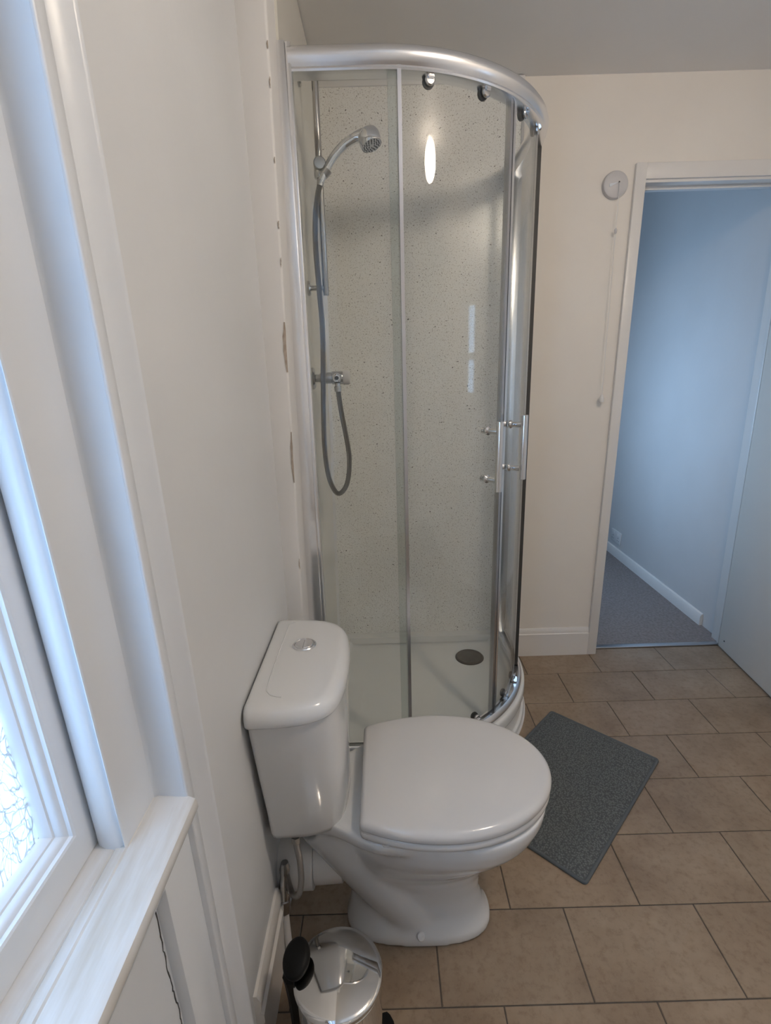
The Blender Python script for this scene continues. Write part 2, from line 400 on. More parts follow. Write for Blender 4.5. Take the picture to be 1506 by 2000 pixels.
# sashes: mitred mouldings around each pane
def sash(xf, y0, y1, z0, z1, name):
    # (inset, x): stile face, ovolo, fillet, down to the glass
    pr = [(0, xf-.036), (0, xf), (.040, xf), (.0425, xf-.0015), (.0435, xf-.005), (.046, xf-.0065), (.0485, xf-.010), (.0495, xf-.0145), (.0515, xf-.0155), (.0545, xf-.020), (.0560, xf-.026), (.0560, xf-.036)]
    bm = bmesh.new(); vr = []
    for d, x in pr: vr.append([bm.verts.new(p) for p in ((x, y0+d, z0+d), (x, y1-d, z0+d), (x, y1-d, z1-d), (x, y0+d, z1-d))])
    for a, b in zip(vr, vr[1:] + vr[:1]):
        for i in range(4):
            j = (i+1) % 4; bm.faces.new((a[i], a[j], b[j], b[i]))
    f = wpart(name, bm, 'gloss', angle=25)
    bm = bmesh.new(); box(bm, xf-.030, xf-.026, y0+.05, y1-.05, z0+.05, z1-.05)
    p = wpart('obscured_pane', bm, 'obscure', f)
    return f
sash(XL-.057, -.430, .480, .842, 1.45, 'lower_sash')
sash(XL-.098, -.430, .480, 1.41, 2.06, 'upper_sash')

# ------------------------------------------------------------------ doorway, door and hall
dr = thing('trim_1', 'white painted door frame around the open doorway', 'door frame', (DX0, YF, 0), kind='structure')
def dpart(name, dims, bev=.003, leaning=False, material='warmgloss'):
    bm = bmesh.new(); box(bm, *dims, bev=bev)
    if leaning:
        for v in bm.verts: v.co.x += dl(v.co.z)
    for v in bm.verts: v.co -= Vector((DX0, YF, 0))
    return finish(bm, name, material, dr)
dpart('architrave', (DX0-.044, DX0-.002, YF-.016, YF+.001, 0, 2.056), .004, True)
dpart('head_architrave', (DX0+.008, XR, YF-.0155, YF+.001, 2.000, 2.055), .004)
dpart('jamb', (DX0-.020, DX0, YF-.006, YF+.112, 0, 2.0), .002, True)
dpart('jamb', (DX1, DX1+.02, YF-.006, YF+.112, 0, 2.0), .002)
dpart('head_jamb', (DX0-.01, DX1+.02, YF-.006, YF+.112, 1.990, 2.012), .002)
dpart('door_stop', (DX0+.01, DX1, YF+.04, YF+.052, 1.978, 1.992), .002)
dpart('door_stop', (DX1-.012, DX1+.002, YF+.04, YF+.052, 0, 1.99), .002)
o = mbox('trim_2', 'aludark', (DX0-.01, DX1, 2.232, 2.262, -.002, .008), bev=.004); tag(o, 'grey metal threshold strip between tiles and carpet', 'threshold', kind='structure')
# open door leaf
dv = Vector((-.0997, -.995, 0)).normalized(); dn = Vector((.995, -.0997, 0)).normalized()
leaf = thing('door_1', 'plain white flush door standing open at the right edge', 'door', (1.592, 2.222, 0), kind='structure')
leaf.rotation_euler = (0, 0, math.atan2(dv.y, dv.x))
bm = bmesh.new(); box(bm, 0, .60, 0, .038, .008, 1.985, .002)
finish(bm, 'door_leaf', 'doorpaint', leaf)
bm = bmesh.new(); lathe(bm, [(.0035, 0), (.0035, .002), (.001, .0024)], (.045, 0, .055), (0, -1, 0), 14); finish(bm, 'screw_hole', 'rubber', leaf)
for z in (.25, 1.75):
    bm = bmesh.new(); tube(bm, [(-.004, .042, z-.045), (-.004, .042, z+.045)], .005, 12); finish(bm, 'hinge', 'chrome2', leaf)
# hall
o = mbox('floor_hall', 'carpet', (.4, 1.70, 2.255, 4.9, -.05, .002)); tag(o, 'dark grey carpet in the hall beyond the doorway', 'carpet', kind='structure')
o = mbox('wall_hall_right', 'hallwall', (1.64, 1.75, YF+.11, 5.0, -.02, 2.5)); tag(o, 'hall wall washed in blue daylight seen through the doorway', 'wall', kind='structure')
bm = bmesh.new()
HW = (2.62, 3.32, .72, 1.50)
box(bm, .50, .60, YF+.11, HW[0], -.02, 2.5); box(bm, .50, .60, HW[1], 5.0, -.02, 2.5); box(bm, .50, .60, HW[0], HW[1], -.02, HW[2]); box(bm, .50, .60, HW[0], HW[1], HW[3], 2.5)
o = finish(bm, 'wall_hall_left', 'hallwall', smooth=False); tag(o, 'hall wall with a window, hidden beyond the end wall', 'wall', kind='structure')
o = mbox('wall_hall_end', 'hallwall', (.5, 1.75, 4.9, 5.0, -.02, 2.5)); tag(o, 'end wall of the hall, hidden beyond the end wall', 'wall', kind='structure')
o = mbox('ceiling_hall', 'ceil', (.5, 1.75, YF+.11, 5.0, 2.40, 2.5)); tag(o, 'hall ceiling beyond the doorway', 'ceiling', kind='structure')
w2 = thing('window_2', 'hall window letting daylight onto the hall wall, hidden beyond the end wall', 'window', (.55, 2.97, .72), kind='structure')
bm = bmesh.new()
for d in ((-.02,.02,-.35,-.32,0,.78), (-.02,.02,.32,.35,0,.78), (-.02,.02,-.35,.35,0,.03), (-.02,.02,-.35,.35,.75,.78), (-.015,.015,-.012,.012,.03,.75)): box(bm, *d)
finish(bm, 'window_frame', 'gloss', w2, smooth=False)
skirting('baseboard_hall', 'white skirting board along the carpet in the hall', ((1.64, 2.432), (1.64, 4.9)), .066, .016, (-1, 0), [(0,0), (.016,0), (.016,.048), (.010,.062), (.004,.066), (0,.066)])

# ------------------------------------------------------------------ shower: wall boards, tray, enclosure
CX, CY = -.005, 1.94
YB = 2.188       # face of the board on the far wall
XE = .535
o = None
bm = bmesh.new(); box(bm, XS-.03, XE, YB, YF+.001, .12, ZC-.004)
o = finish(bm, 'trim_3', 'board', smooth=False); tag(o, 'speckled grey shower wall board behind the glass', 'wall board', kind='structure')
bm = bmesh.new()
ring = lambda y: [(XS+lean(z)+d, y, z) for d, z in ((-.001, .12), (.006, .12), (.006, ZC-.004), (-.001, ZC-.004))]
loft(bm, [ring(1.405), ring(YB)])
o2 = finish(bm, 'trim_4', 'cream', smooth=False); tag(o2, 'plain cream shower board on the side wall behind the riser rail', 'wall board', kind='structure')
bm = bmesh.new(); box(bm, XS-.02, XE+.008, YB-.006, YB+.004, ZC-.022, ZC-.002, .003); finish(bm, 'top_bead', 'plastic', o)
bm = bmesh.new(); box(bm, XE, XE+.012, YB-.002, YF, .13, ZC-.03, .003); finish(bm, 'edge_trim', 'alu', o)
bm = bmesh.new(); ring = lambda z: [(XS+lean(z)+.005, YB-.012, z), (XS+lean(z)+.018, YB+.001, z), (XS+lean(z)+.005, YB+.001, z)]
loft(bm, [ring(.14), ring(ZC-.01)]); finish(bm, 'corner_bead', 'plastic', o)

def qpath(R, x0=None, y1=None, a0=None, a1=None, n=48):
    """plan of the quadrant at radius R: (x, y, nx, ny); straight - arc - straight, or the arc between angles"""
    out = []
    if x0 is not None:
        for k in range(4): out.append((x0 + (CX-x0)*k/4, CY-R, 0, -1))
    s, e = (0 if a0 is None else a0), (PI/2 if a1 is None else a1)
    for k in range(n+1):
        a = s + (e-s)*k/n; out.append((CX+R*math.sin(a), CY-R*math.cos(a), math.sin(a), -math.cos(a)))
    if y1 is not None:
        for k in range(1, 5): out.append((CX+R, CY+(y1-CY)*k/4, 1, 0))
    return out
def sweep(bm, path, prof):
    loft(bm, [[(x+nx*d, y+ny*d, z) for d, z in prof] for x, y, nx, ny in path])
RT = .556; ZT = .145
# tray: fascia, lips, rim, basin
tray = thing('shower_tray', 'white quadrant shower tray with a curved raised front', 'shower tray', (.15, 1.8, 0))
def outline(off, n=40, rc=.02):
    R = RT + off; pts = [(XS-.01, YB+.004)]
    pts += [(x, y) for x, y, _, _ in qpath(R, x0=XS-.01, y1=YB+.004, n=n)]
    return pts
def inner(m, rc, n=40):
    """basin outline, m in from the edge"""
    R = RT - m; xl = XS + m*.55; yb = YB - m*.45
    pts = []
    def corner(cx, cy, a0, a1, r, k=8):
        for i in range(k+1):
            a = a0+(a1-a0)*i/k; pts.append((cx+r*math.cos(a), cy+r*math.sin(a)))
    corner(xl+rc, yb-rc, PI/2, PI, rc)
    corner(xl+rc, CY-R+rc, PI, 1.5*PI, rc)
    for k in range(n+1):
        a = -PI/2 + PI/2*k/n; pts.append((CX+R*math.cos(a), CY+R*math.sin(a)))
    corner(CX+R-rc, yb-rc, 0, PI/2, rc)
    return pts
bm = bmesh.new()
prof = [(-.05, 0), (.004, 0), (.004, .012), (.001, .022), (-.006, .026), (-.008, .030), (-.008, .088), (-.004, .092), (.000, .096), (.002, .106), (.002, ZT-.012), (.0, ZT-.006), (-.004, ZT-.0015), (-.010, ZT), (-.05, ZT)]
sweep(bm, qpath(RT, x0=XS-.002, y1=YB+.004), prof)
loc = Vector((.15, 1.8, 0))
for v in bm.verts: v.co -= loc
finish(bm, 'fascia', 'acrylic', tray, angle=40)
bm = bmesh.new(); rings = []
for m_, rc, z in ((.040, .03, ZT-.03), (.040, .03, ZT-.001), (.044, .03, ZT), (.058, .04, ZT-.0005), (.064, .045, ZT-.004), (.070, .05, ZT-.018), (.078, .055, ZT-.036), (.090, .06, ZT-.045), (.12, .07, ZT-.048)):
    rings.append([(x, y, z) for x, y in inner(m_, rc)])
vr = loft(bm, rings, cap0=False, cap1=False)
cn = bm.verts.new((.16, 1.86, ZT-.053))
for i in range(len(vr[-1])): bm.faces.new((vr[-1][i], vr[-1][(i+1) % len(vr[-1])], cn))
for v in bm.verts: v.co -= loc
finish(bm, 'basin', 'acrylic', tray, angle=50)
bm = bmesh.new()       # back and side rims against the walls
box(bm, XS-.01, CX+RT-.01, YB-.045, YB+.004, ZT-.03, ZT+.0005); box(bm, XS-.01, XS+.05, CY-RT, YB, ZT-.03, ZT+.0004)
for v in bm.verts: v.co -= loc
finish(bm, 'wall_rim', 'acrylic', tray, smooth=False)
DRX, DRY, DRZ = .355, 2.035, ZT-.050
bm = bmesh.new(); lathe(bm, [(.061, 0), (.061, .004), (.058, .008), (.055, .0085), (.053, .0075), (.03, .0095), (.0, .010)], (DRX, DRY, DRZ), (0,0,1), 48)
for v in bm.verts: v.co -= loc
d = finish(bm, 'drain_cover', 'drain', tray, angle=50); d['label'] = 'dark grey round drain cover'
bm = bmesh.new(); bm2 = [(.0625, -.002), (.0625, .003), (.060, .0045), (.0585, .003)]
lathe(bm, bm2, (DRX, DRY, DRZ), (0,0,1), 48)
for v in bm.verts: v.co -= loc
finish(bm, 'drain_rim', 'rubber', d)
bm = bmesh.new(); sweep(bm, qpath(RT, x0=XS, y1=YB), [(.001, 0), (.010, .0), (.006, .006), (.001, .010)])
for v in bm.verts: v.co -= loc
finish(bm, 'floor_sealant', 'plastic', tray)

enc = thing('shower_enclosure', 'curved glass quadrant shower enclosure with silver frame and sliding doors', 'shower enclosure', (.15, 1.8, ZT))
eloc = Vector((.15, 1.8, ZT))
def epart(name, bm, material, parent=None, angle=35):
    for v in bm.verts: v.co -= eloc
    return finish(bm, name, material, parent or enc, angle)
ZH = 2.003
RG = .527
hp = [(-.030, 0), (.002, 0), (.008, .002), (.010, .006), (.0085, .0105), (.012, .016), (.0165, .024), (.0185, .033), (.0165, .042), (.0105, .050), (.001, .0545), (-.016, .056), (-.030, .056), (-.030, .048), (-.020, .044), (-.020, .006), (-.030, .006)]
bm = bmesh.new(); sweep(bm, qpath(RG, x0=-.192, y1=2.165, n=64), [(d, ZH+z) for d, z in hp]); epart('top_rail', bm, 'alu', angle=40)
bp = [(-.026, 0), (.014, 0), (.018, .003), (.018, .008), (.010, .022), (.006, .024), (.004, .010), (-.012, .010), (-.014, .022), (-.020, .022), (-.026, .012)]
bm = bmesh.new(); sweep(bm, qpath(RG, x0=-.192, y1=2.165, n=64), [(d, ZT+z) for d, z in bp]); epart('bottom_rail', bm, 'alu', angle=40)
# wall profiles (left one leans with its wall)
def leanbox(x0, x1, y0, y1, z0, z1, k=.013, wx=0):
    bm = bmesh.new(); box(bm, x0, x1, y0, y1, z0, z1, .002)
    for v in bm.verts:
        if v.co.x < (x0+x1)/2 or wx: v.co.x += k*(v.co.z-2.06)
    return bm
pf = epart('wall_profile', leanbox(-.2315, -.197, CY-RG-.016, CY-RG+.020, ZT, 2.062), 'alu')
pp = epart('inner_profile', leanbox(-.197, -.1845, CY-RG-.012, CY-RG+.016, ZT, 2.061, .003, 1), 'alu', pf)
for v in pp.data.vertices: pass
bm = bmesh.new(); box(bm, CX+RG-.020, CX+RG+.016, 2.150, YB, ZT, 2.062, .003); epart('wall_profile', bm, 'alu')
ZG0, ZG1 = ZT+.012, ZH+.02
def pane(name, R, a0, a1, x0=None, y1=None, t=.006):
    bm = bmesh.new(); sweep(bm, qpath(R, x0=x0, y1=y1, a0=a0, a1=a1, n=36), [(-t/2, ZG0), (t/2, ZG0), (t/2, ZG1), (-t/2, ZG1)])
    return epart(name, bm, 'glass', angle=60)
def strip(name, R, a, w, material, parent, d0=-.006, d1=.006, z0=ZG0, z1=ZG1):
    bm = bmesh.new(); sweep(bm, qpath(R, a0=a-w/2/R, a1=a+w/2/R, n=3), [(d0, z0), (d1*.6, z0), (d1, z0), (d1, z1), (d1*.6, z1), (d0, z1)])
    return epart(name, bm, material, parent)
dg = math.radians
fp1 = pane('fixed_pane', RG, 0, dg(7.2), x0=-.188)
strip('edge_strip', RG, dg(7.0), .009, 'aludark', fp1, -.008, .009)
fp2 = pane('fixed_pane', RG, dg(82.8), PI/2, y1=2.155)
strip('edge_strip', RG, dg(82.8), .010, 'rubber', fp2, -.006, .007)
RD = RG - .012
dA = pane('door_pane', RD, dg(4.3), dg(44.4)); dB = pane('door_pane', RD, dg(45.2), dg(85.6))
strip('overlap_seal', RD, dg(5.3), .020, 'seal', dA, -.006, .006)
strip('overlap_seal', RD, dg(84.6), .020, 'seal', dB, -.006, .006)
strip('magnetic_strip', RD, dg(44.0), .011, 'aludark', dA, -.008, .008)
strip('magnetic_strip', RD, dg(45.8), .011, 'alu', dB, -.007, .007)
def apt(R, a, z): return Vector((CX+R*math.sin(a), CY-R*math.cos(a), z))
def handle(par, a, zt, zb):
    n = Vector((math.sin(a), -math.cos(a), 0)); off = .052
    b = apt(RD, a, 0) + n*off
    bm = bmesh.new(); R = .0105
    pts = [b+Vector((0,0,zb)), b+Vector((0,0,zb+.001)), b+Vector((0,0,zt-.001)), b+Vector((0,0,zt))]
    tube(bm, pts, [R*.86, R, R, R*.86], 24); h = epart('handle', bm, 'chrome', par)
    for z in (zt-.030, zb+.033):
        p = apt(RD, a, z); bm = bmesh.new()
        lathe(bm, [(.0115, .003), (.0130, .005), (.0130, .009), (.0105, .012), (.0085, .014), (.0085, .047)], p, n, 20); epart('standoff', bm, 'chrome', h)
        bm = bmesh.new(); lathe(bm, [(.0085, .003), (.009, .005), (.010, .012), (.006, .016), (.002, .017)], p, -n, 20); epart('fixing_button', bm, 'chrome', h)
handle(dA, dg(36.8), 1.192, .985); handle(dB, dg(49.8), 1.200, 1.002)
def roller(par, a, top):
    n = Vector((math.sin(a), -math.cos(a), 0)); t = Vector((math.cos(a), math.sin(a), 0))
    z = ZH-.006 if top else ZT+.036
    p = apt(RD, a, z)
    bm = bmesh.new(); lathe(bm, [(.010, .003), (.0125, .0035), (.0125, .007), (.010, .0095), (.004, .0105)], p, n, 24); ro = epart('roller', bm, 'chrome2', par)
    bm = bmesh.new(); lathe(bm, [(.0125, .003), (.0145, .005), (.0145, .011), (.012, .014), (.005, .015)], p, -n, 24); epart('roller_wheel', bm, 'rubber', ro)
    bm = bmesh.new(); c = p + n*.010 + Vector((0,0,.012 if top else -.010))
    w, d, h = .008, .006, .012
    rings = [[c+t*(sx*w)+n*(sy*d)+Vector((0,0,sz*h)) for sx, sy in ((-1,-1),(1,-1),(1,1),(-1,1))] for sz in (-1, 1)]
    loft(bm, rings); bmesh.ops.bevel(bm, geom=list(bm.edges), offset=.002, segments=2, affect='EDGES'); epart('roller_bracket', bm, 'chrome', ro)
for a in (15.5, 33.0): roller(dA, dg(a), True)
for a in (52.5, 66.0): roller(dB, dg(a), True)
for a in (16.0, 35.0): roller(dA, dg(a), False)
for a in (55.5, 69.5): roller(dB, dg(a), False)

# ------------------------------------------------------------------ riser rail, handset, hose, mixer
RY = 1.70
rail = thing('riser_rail', 'chrome shower riser rail with round wall brackets and slider', 'shower rail', (-.215, RY, 1.59))
def rpart(name, bm, material, parent=None, origin=(-.215, RY, 1.59), angle=35):
    o = Vector(origin)
    for v in bm.verts: v.co -= o
    return finish(bm, name, material, parent, angle)
RX = -.1615
bm = bmesh.new(); tube(bm, [(RX-.001, RY, 1.566), (RX-.001, RY, 1.568), (RX, RY, 2.150), (RX, RY, 2.152)], [.0085, .0095, .0095, .008], 24); rpart('rail', bm, 'rail', rail)
for z in (1.588, 2.128):
    xw = XS + lean(z) + .006
    bm = bmesh.new(); lathe(bm, [(.021, 0), (.021, .006), (.019, .0085), (.008, .009), (.0075, .012), (.0075, RX-xw)], (xw, RY, z), (1,0,0), 32); rpart('bracket', bm, 'chrome2', rail)
bm = bmesh.new(); tube(bm, [(RX, RY, 1.880), (RX, RY, 1.884), (RX, RY, 1.925), (RX, RY, 1.929)], [.014, .0165, .0165, .014], 28); sl = rpart('slider', bm, 'chrome2', rail)
bm = bmesh.new(); lathe(bm, [(.016, .010), (.0175, .014), (.0175, .021), (.015, .024), (.003, .0245)], (RX, RY, 1.914), (0.15,-1,0), 28); rpart('clamp_knob', bm, 'brush', sl)
bm = bmesh.new(); tube(bm, [(RX+.010, RY-.012, 1.884), (RX+.026, RY-.016, 1.900)], [.013, .0145], 20); rpart('handset_cradle', bm, 'brush', sl)

hs = thing('hand_shower', 'chrome hand shower resting in the rail slider with its hose', 'shower head', (-.14, RY-.016, 1.90))
ho = (-.14, RY-.016, 1.90)
hy = RY-.016
bm = bmesh.new(); path = catmull([(-.158, hy, 1.868), (-.145, hy, 1.892), (-.120, hy, 1.927), (-.088, hy, 1.957), (-.055, hy, 1.974), (-.030, hy, 1.980)], 6)
n = len(path); tube(bm, path, [.0095 + .005*(k/(n-1)) + (.004 if k > n-8 else 0)*((k-(n-8))/7 if k > n-8 else 0) for k in range(n)], 20); rpart('handle', bm, 'chrome', hs, ho)
ax = Vector((.30, -.22, -.93)).normalized(); hc = Vector((-.021, hy, 1.988))
bm = bmesh.new(); lathe(bm, [(.006, -.008), (.018, -.005), (.027, .002), (.0315, .012), (.0315, .030), (.030, .038), (.0285, .040), (.0275, .038), (.004, .0375)], hc, ax, 36); hd = rpart('spray_head', bm, 'chrome', hs, ho, 45)
bm = bmesh.new(); lathe(bm, [(.0272, .0372), (.0272, .0395), (.004, .0405)], hc, ax, 36); sp = rpart('spray_plate', bm, 'chrome2', hd, ho)
bm = bmesh.new(); u, v = frame_of(ax)
for rr_, k in ((.022, 16), (.0155, 11), (.009, 6)):
    for i in range(k):
        a = 2*PI*i/k; p = hc + (u*math.cos(a)+v*math.sin(a))*rr_ + ax*.0392
        lathe(bm, [(.0018, 0), (.0016, .0026), (.0004, .003)], p, ax, 7)
rpart('spray_nozzles', bm, 'rubber', sp, ho)['kind'] = 'stuff'
bm = bmesh.new(); tube(bm, catmull([(-.160, hy, 1.866), (-.170, hy, 1.83), (-.180, hy, 1.775), (-.184, hy, 1.70), (-.181, hy, 1.58), (-.178, hy, 1.47), (-.183, hy, 1.35), (-.190, hy, 1.22), (-.193, hy, 1.10), (-.186, hy, 1.01), (-.168, hy, .957), (-.148, hy, .949), (-.124, hy, .985), (-.114, hy, 1.06), (-.120, hy, 1.13), (-.132, hy, 1.21), (-.139, hy, 1.275), (-.140, hy, 1.288)], 10), .0080, 14, True, True)
hz = rpart('hose', bm, 'hose', hs, ho)
bm = bmesh.new(); tube(bm, [(-.157, hy, 1.872), (-.162, hy, 1.858)], .0098, 18); rpart('hose_nut', bm, 'chrome2', hz, ho)

MX = (-.219, RY, 1.322)
mx_ = thing('shower_mixer', 'small chrome shower mixer valve on the side wall', 'shower valve', MX)
bm = bmesh.new()
n6 = [(MX[0]-.003+d, RY + s*math.cos(2*PI*(k+.5)/8), 1.322 + s*math.sin(2*PI*(k+.5)/8)) for d, s in ((0, .036), (.006, .036), (.012, .028)) for k in range(8)]
loft(bm, [n6[0:8], n6[8:16], n6[16:24]]); rpart('wall_plate', bm, 'chrome2', mx_, MX)
bm = bmesh.new(); lathe(bm, [(.012, .010), (.012, .022), (.016, .023), (.016, .034), (.0175, .035), (.0175, .060), (.0205, .062), (.0205, .092), (.019, .096)], MX, (1,0,0), 32); rpart('valve_body', bm, 'chrome2', mx_, MX)
bm = bmesh.new(); lathe(bm, [(.018, .095), (.0215, .097), (.0225, .112), (.020, .118), (.006, .1195)], MX, (1,0,0), 32); rpart('control_knob', bm, 'greyplastic', mx_, MX)
pc = (MX[0]+.078, RY-.015, 1.322)
bm = bmesh.new(); lathe(bm, [(.0145, 0), (.0145, .008), (.0125, .011), (.0115, .0095), (.0095, .009), (.0085, .011), (.003, .0115)], pc, (0,-1,0), 28); po = rpart('front_port', bm, 'chrome', mx_, MX)
bm = bmesh.new(); lathe(bm, [(.0062, .009), (.0062, .0118), (.002, .0122)], pc, (0,-1,0), 20); rpart('port_centre', bm, 'rubber', po, MX)
bm = bmesh.new(); tube(bm, [(MX[0]+.079, hy, 1.306), (MX[0]+.079, hy, 1.296), (MX[0]+.079, hy, 1.295), (MX[0]+.079, hy, 1.280)], [.0085, .0085, .0115, .0105], 12); rpart('outlet_nut', bm, 'chrome2', mx_, MX)

# ------------------------------------------------------------------ toilet
TC = 1.000
toi = thing('toilet', 'white close-coupled ceramic toilet with the lid closed', 'toilet', (0, TC, 0))
def tpart(name, bm, material, parent=None, angle=35):
    for v in bm.verts: v.co -= Vector((0, TC, 0))
    return finish(bm, name, material, parent or toi, angle)
def egg(xb, xf, hw, n=56, p=2.4, mid=.5):
    """closed plan outline: back at xb, front at xf, half width hw, widest at mid"""
    xm = xb + (xf-xb)*mid; out = []
    for k in range(n):
        a = 2*PI*k/n; c, s = math.cos(a), math.sin(a)
        ex = (abs(c)**(2/p))*(1 if c > 0 else -1); ey = (abs(s)**(2/p))*(1 if s > 0 else -1)
        out.append((xm + (xf-xm if ex > 0 else xm-xb)*ex, TC + hw*ey))
    return out
def remesh(bm, voxel, smooth_it, name, material, parent):
    for v in bm.verts: v.co -= Vector((0, TC, 0))
    bmesh.ops.recalc_face_normals(bm, faces=bm.faces)
    me = bpy.data.meshes.new('tmp'); bm.to_mesh(me); bm.free()
    t = bpy.data.objects.new('tmp', me); C.objects.link(t)
    rm = t.modifiers.new('r', 'REMESH'); rm.mode = 'VOXEL'; rm.voxel_size = voxel; rm.use_smooth_shade = True
    sm = t.modifiers.new('s', 'SMOOTH'); sm.factor = .6; sm.iterations = smooth_it
    bpy.context.view_layer.update()
    dgph = bpy.context.evaluated_depsgraph_get(); out = bpy.data.meshes.new_from_object(t.evaluated_get(dgph))
    bpy.data.objects.remove(t); bpy.data.meshes.remove(me)
    for p in out.polygons: p.use_smooth = True
    out.materials.clear(); out.materials.append(M[material]); out.name = name
    o = bpy.data.objects.new(name, out); C.objects.link(o); o.parent = parent; return o
bm = bmesh.new()
secs = [(0, -.128, .236, .088, 2.6), (.022, -.128, .236, .088, 2.6), (.034, -.124, .228, .080, 2.6), (.06, -.118, .216, .066, 2.5), (.10, -.112, .206, .060, 2.4), (.14, -.112, .208, .062, 2.3), (.18, -.118, .224, .074, 2.2),
        (.22, -.12, .252, .096, 2.2), (.26, -.115, .286, .123, 2.2), (.30, -.11, .316, .149, 2.2), (.335, -.10, .336, .167, 2.2), (.37, -.10, .350, .176, 2.2), (.400, -.10, .353, .178, 2.2)]
loft(bm, [[(x, y, z) for x, y in egg(xb, xf, hw, 64, p, .55)] for z, xb, xf, hw, p in secs])
# rear shelf that carries the cistern
def shelf(s):
    h = [(-.255, .070), (-.250, .082), (-.20, .090), (-.15, .100), (-.115, .118), (-.08, .142), (-.04, .160), (.02, .168), (.10, .160)]
    return [(x, TC+y*s) for x, y in h] + [(x, TC-y*s) for x, y in reversed(h)]
loft(bm, [[(x, y, z) for x, y in shelf(w)] for z, w in ((.335, .72), (.350, .86), (.370, .97), (.388, 1.0), (.400, 1.0))])
# trapway running down and forward on each side, spigot to the back
tube(bm, catmull([(-.165, TC, .335), (-.12, TC, .27), (-.06, TC, .18), (.0, TC, .10), (.05, TC, .03)], 5), .078, 28)
tube(bm, [(-.02, TC, .205), (-.135, TC, .20)], .050, 28)
pan = remesh(bm, .0048, 18, 'pan', 'ceramic', toi)
for sgn in (-1, 1):
    bm = bmesh.new(); lathe(bm, [(.0095, -.006), (.0095, .005), (.008, .008), (.002, .0095)], (.055, TC+sgn*.0825, .032), (0, sgn*.72, .69), 18); cp = tpart('bolt_cap', bm, 'plastic')
def seat_outline(off, n=96):
    out = []; xm, a, b, xb = .11, .2530+off, .188+off, -.072-off*.6
    pts = []
    for k in range(n+1):
        t = -PI/2 + PI*k/n; pts.append((xm + a*math.cos(t), b*math.sin(t)))
    y_b = b*math.sqrt(max(0, 1-((xm-xb)/.292)**2))
    for k in range(1, 17):
        x = xm + (xb+.012-xm)*k/16; pts.append((x, b*math.sqrt(1-((xm-x)/.292)**2)))
    yb = pts[-1][1]
    for k in range(1, 6): 
        t = PI/2*k/5; pts.append((xb+.012-.012*math.sin(t), yb-.012+.012*math.cos(t)))
    e = pts[-1][1]
    for k in range(1, 12): pts.append((xb, e - 2*e*k/12))
    for k in range(5, 0, -1):
        t = PI/2*k/5; pts.append((xb+.012-.012*math.sin(t), -(yb-.012+.012*math.cos(t))))
    for k in range(16, 0, -1):
        x = xm + (xb+.012-xm)*k/16; pts.append((x, -b*math.sqrt(1-((xm-x)/.292)**2)))
    return [(x, TC+y) for x, y in pts]
def scaled(pts, s, cx=.13, cy=TC): return [(cx+(x-cx)*s, cy+(y-cy)*s) for x, y in pts]
# seat ring (mostly under the lid)
bm = bmesh.new(); rings = []
for off, z in ((-.012, .402), (-.006, .403), (-.001, .408), (.0, .415), (-.003, .4225), (-.008, .4245), (-.02, .4245)): rings.append([(x, y, z) for x, y in seat_outline(off)])
loft(bm, rings); tpart('seat', bm, 'seat', angle=50)
# lid: gently domed, rolled edge
bm = bmesh.new(); rings = []
base = seat_outline(.001)
for off, z in ((-.016, .4265), (-.004, .4262), (.0, .4275), (.0015, .431), (.0015, .4385), (.0, .4435), (-.004, .4480), (-.009, .4510), (-.016, .4528)): rings.append([(x, y, z) for x, y in seat_outline(off)])
for s, z in ((.80, .4545), (.6, .4558), (.4, .4566), (.2, .4570), (.04, .4572)): rings.append([(x, y, z) for x, y in scaled(seat_outline(-.016), s)])
loft(bm, rings); lid = tpart('lid', bm, 'seat', angle=60)
for sgn in (-1, 1):      # skirts at the hinge corners of the lid
    bm = bmesh.new(); rings = []
    for z, g in ((.4035, .004), (.406, .0015), (.4275, 0)):
        y0, y1 = TC+sgn*(.150-g), TC+sgn*.112
        rings.append([(-.074+g, y1, z), (-.074+g, y0-sgn*.008, z), (-.066+g, y0, z), (-.030, y0+sgn*.012, z), (.010+(.4275-z)*-1.4, y0+sgn*.022, z), (.010+(.4275-z)*-1.4, y1, z)])
    loft(bm, rings); tpart('lid_skirt', bm, 'seat', lid)
for sgn in (-1, 1):
    bm = bmesh.new(); lathe(bm, [(.016, 0), (.016, .018), (.013, .024), (.003, .025)], (-.060, TC+sgn*.075, .399), (0,0,1), 24)
    tpart('hinge', bm, 'seat')
# cistern body, flaring upwards
def cist(xb, d, hw, n=72, rc=.012):
    pts = []
    for k in range(n+1):
        v = -1 + 2*k/n; v = math.copysign(1-(1-abs(v))**1.35, v) if abs(v) < 1 else v
        x = xb + d*(max(0, 1-abs(v)**8.0))**(1/2.8)*(.87+.13*(1-v*v))
        pts.append((max(x, xb+.012), hw*v))
    pts += [(xb+.004, hw-.003), (xb, hw-.010)]
    for k in range(1, 12): pts.append((xb, (hw-.010)*(1-2*k/12)))
    pts += [(xb, -(hw-.010)), (xb+.004, -(hw-.003))]
    return [(x, TC+y) for x, y in pts]
bm = bmesh.new(); rings = []
for z, xb, d, hw in ((.378, -.262, .138, .102), (.379, -.264, .150, .114), (.384, -.265, .158, .122), (.400, -.266, .163, .128), (.45, -.267, .166, .134), (.52, -.269, .170, .147), (.60, -.271, .173, .161), (.68, -.273, .175, .175), (.711, -.273, .176, .179)):
    rings.append([(x, y, z) for x, y in cist(xb, d, hw)])
loft(bm, rings); cis = tpart('cistern', bm, 'ceramic', angle=50)
bm = bmesh.new(); rings = []
XB = -.276
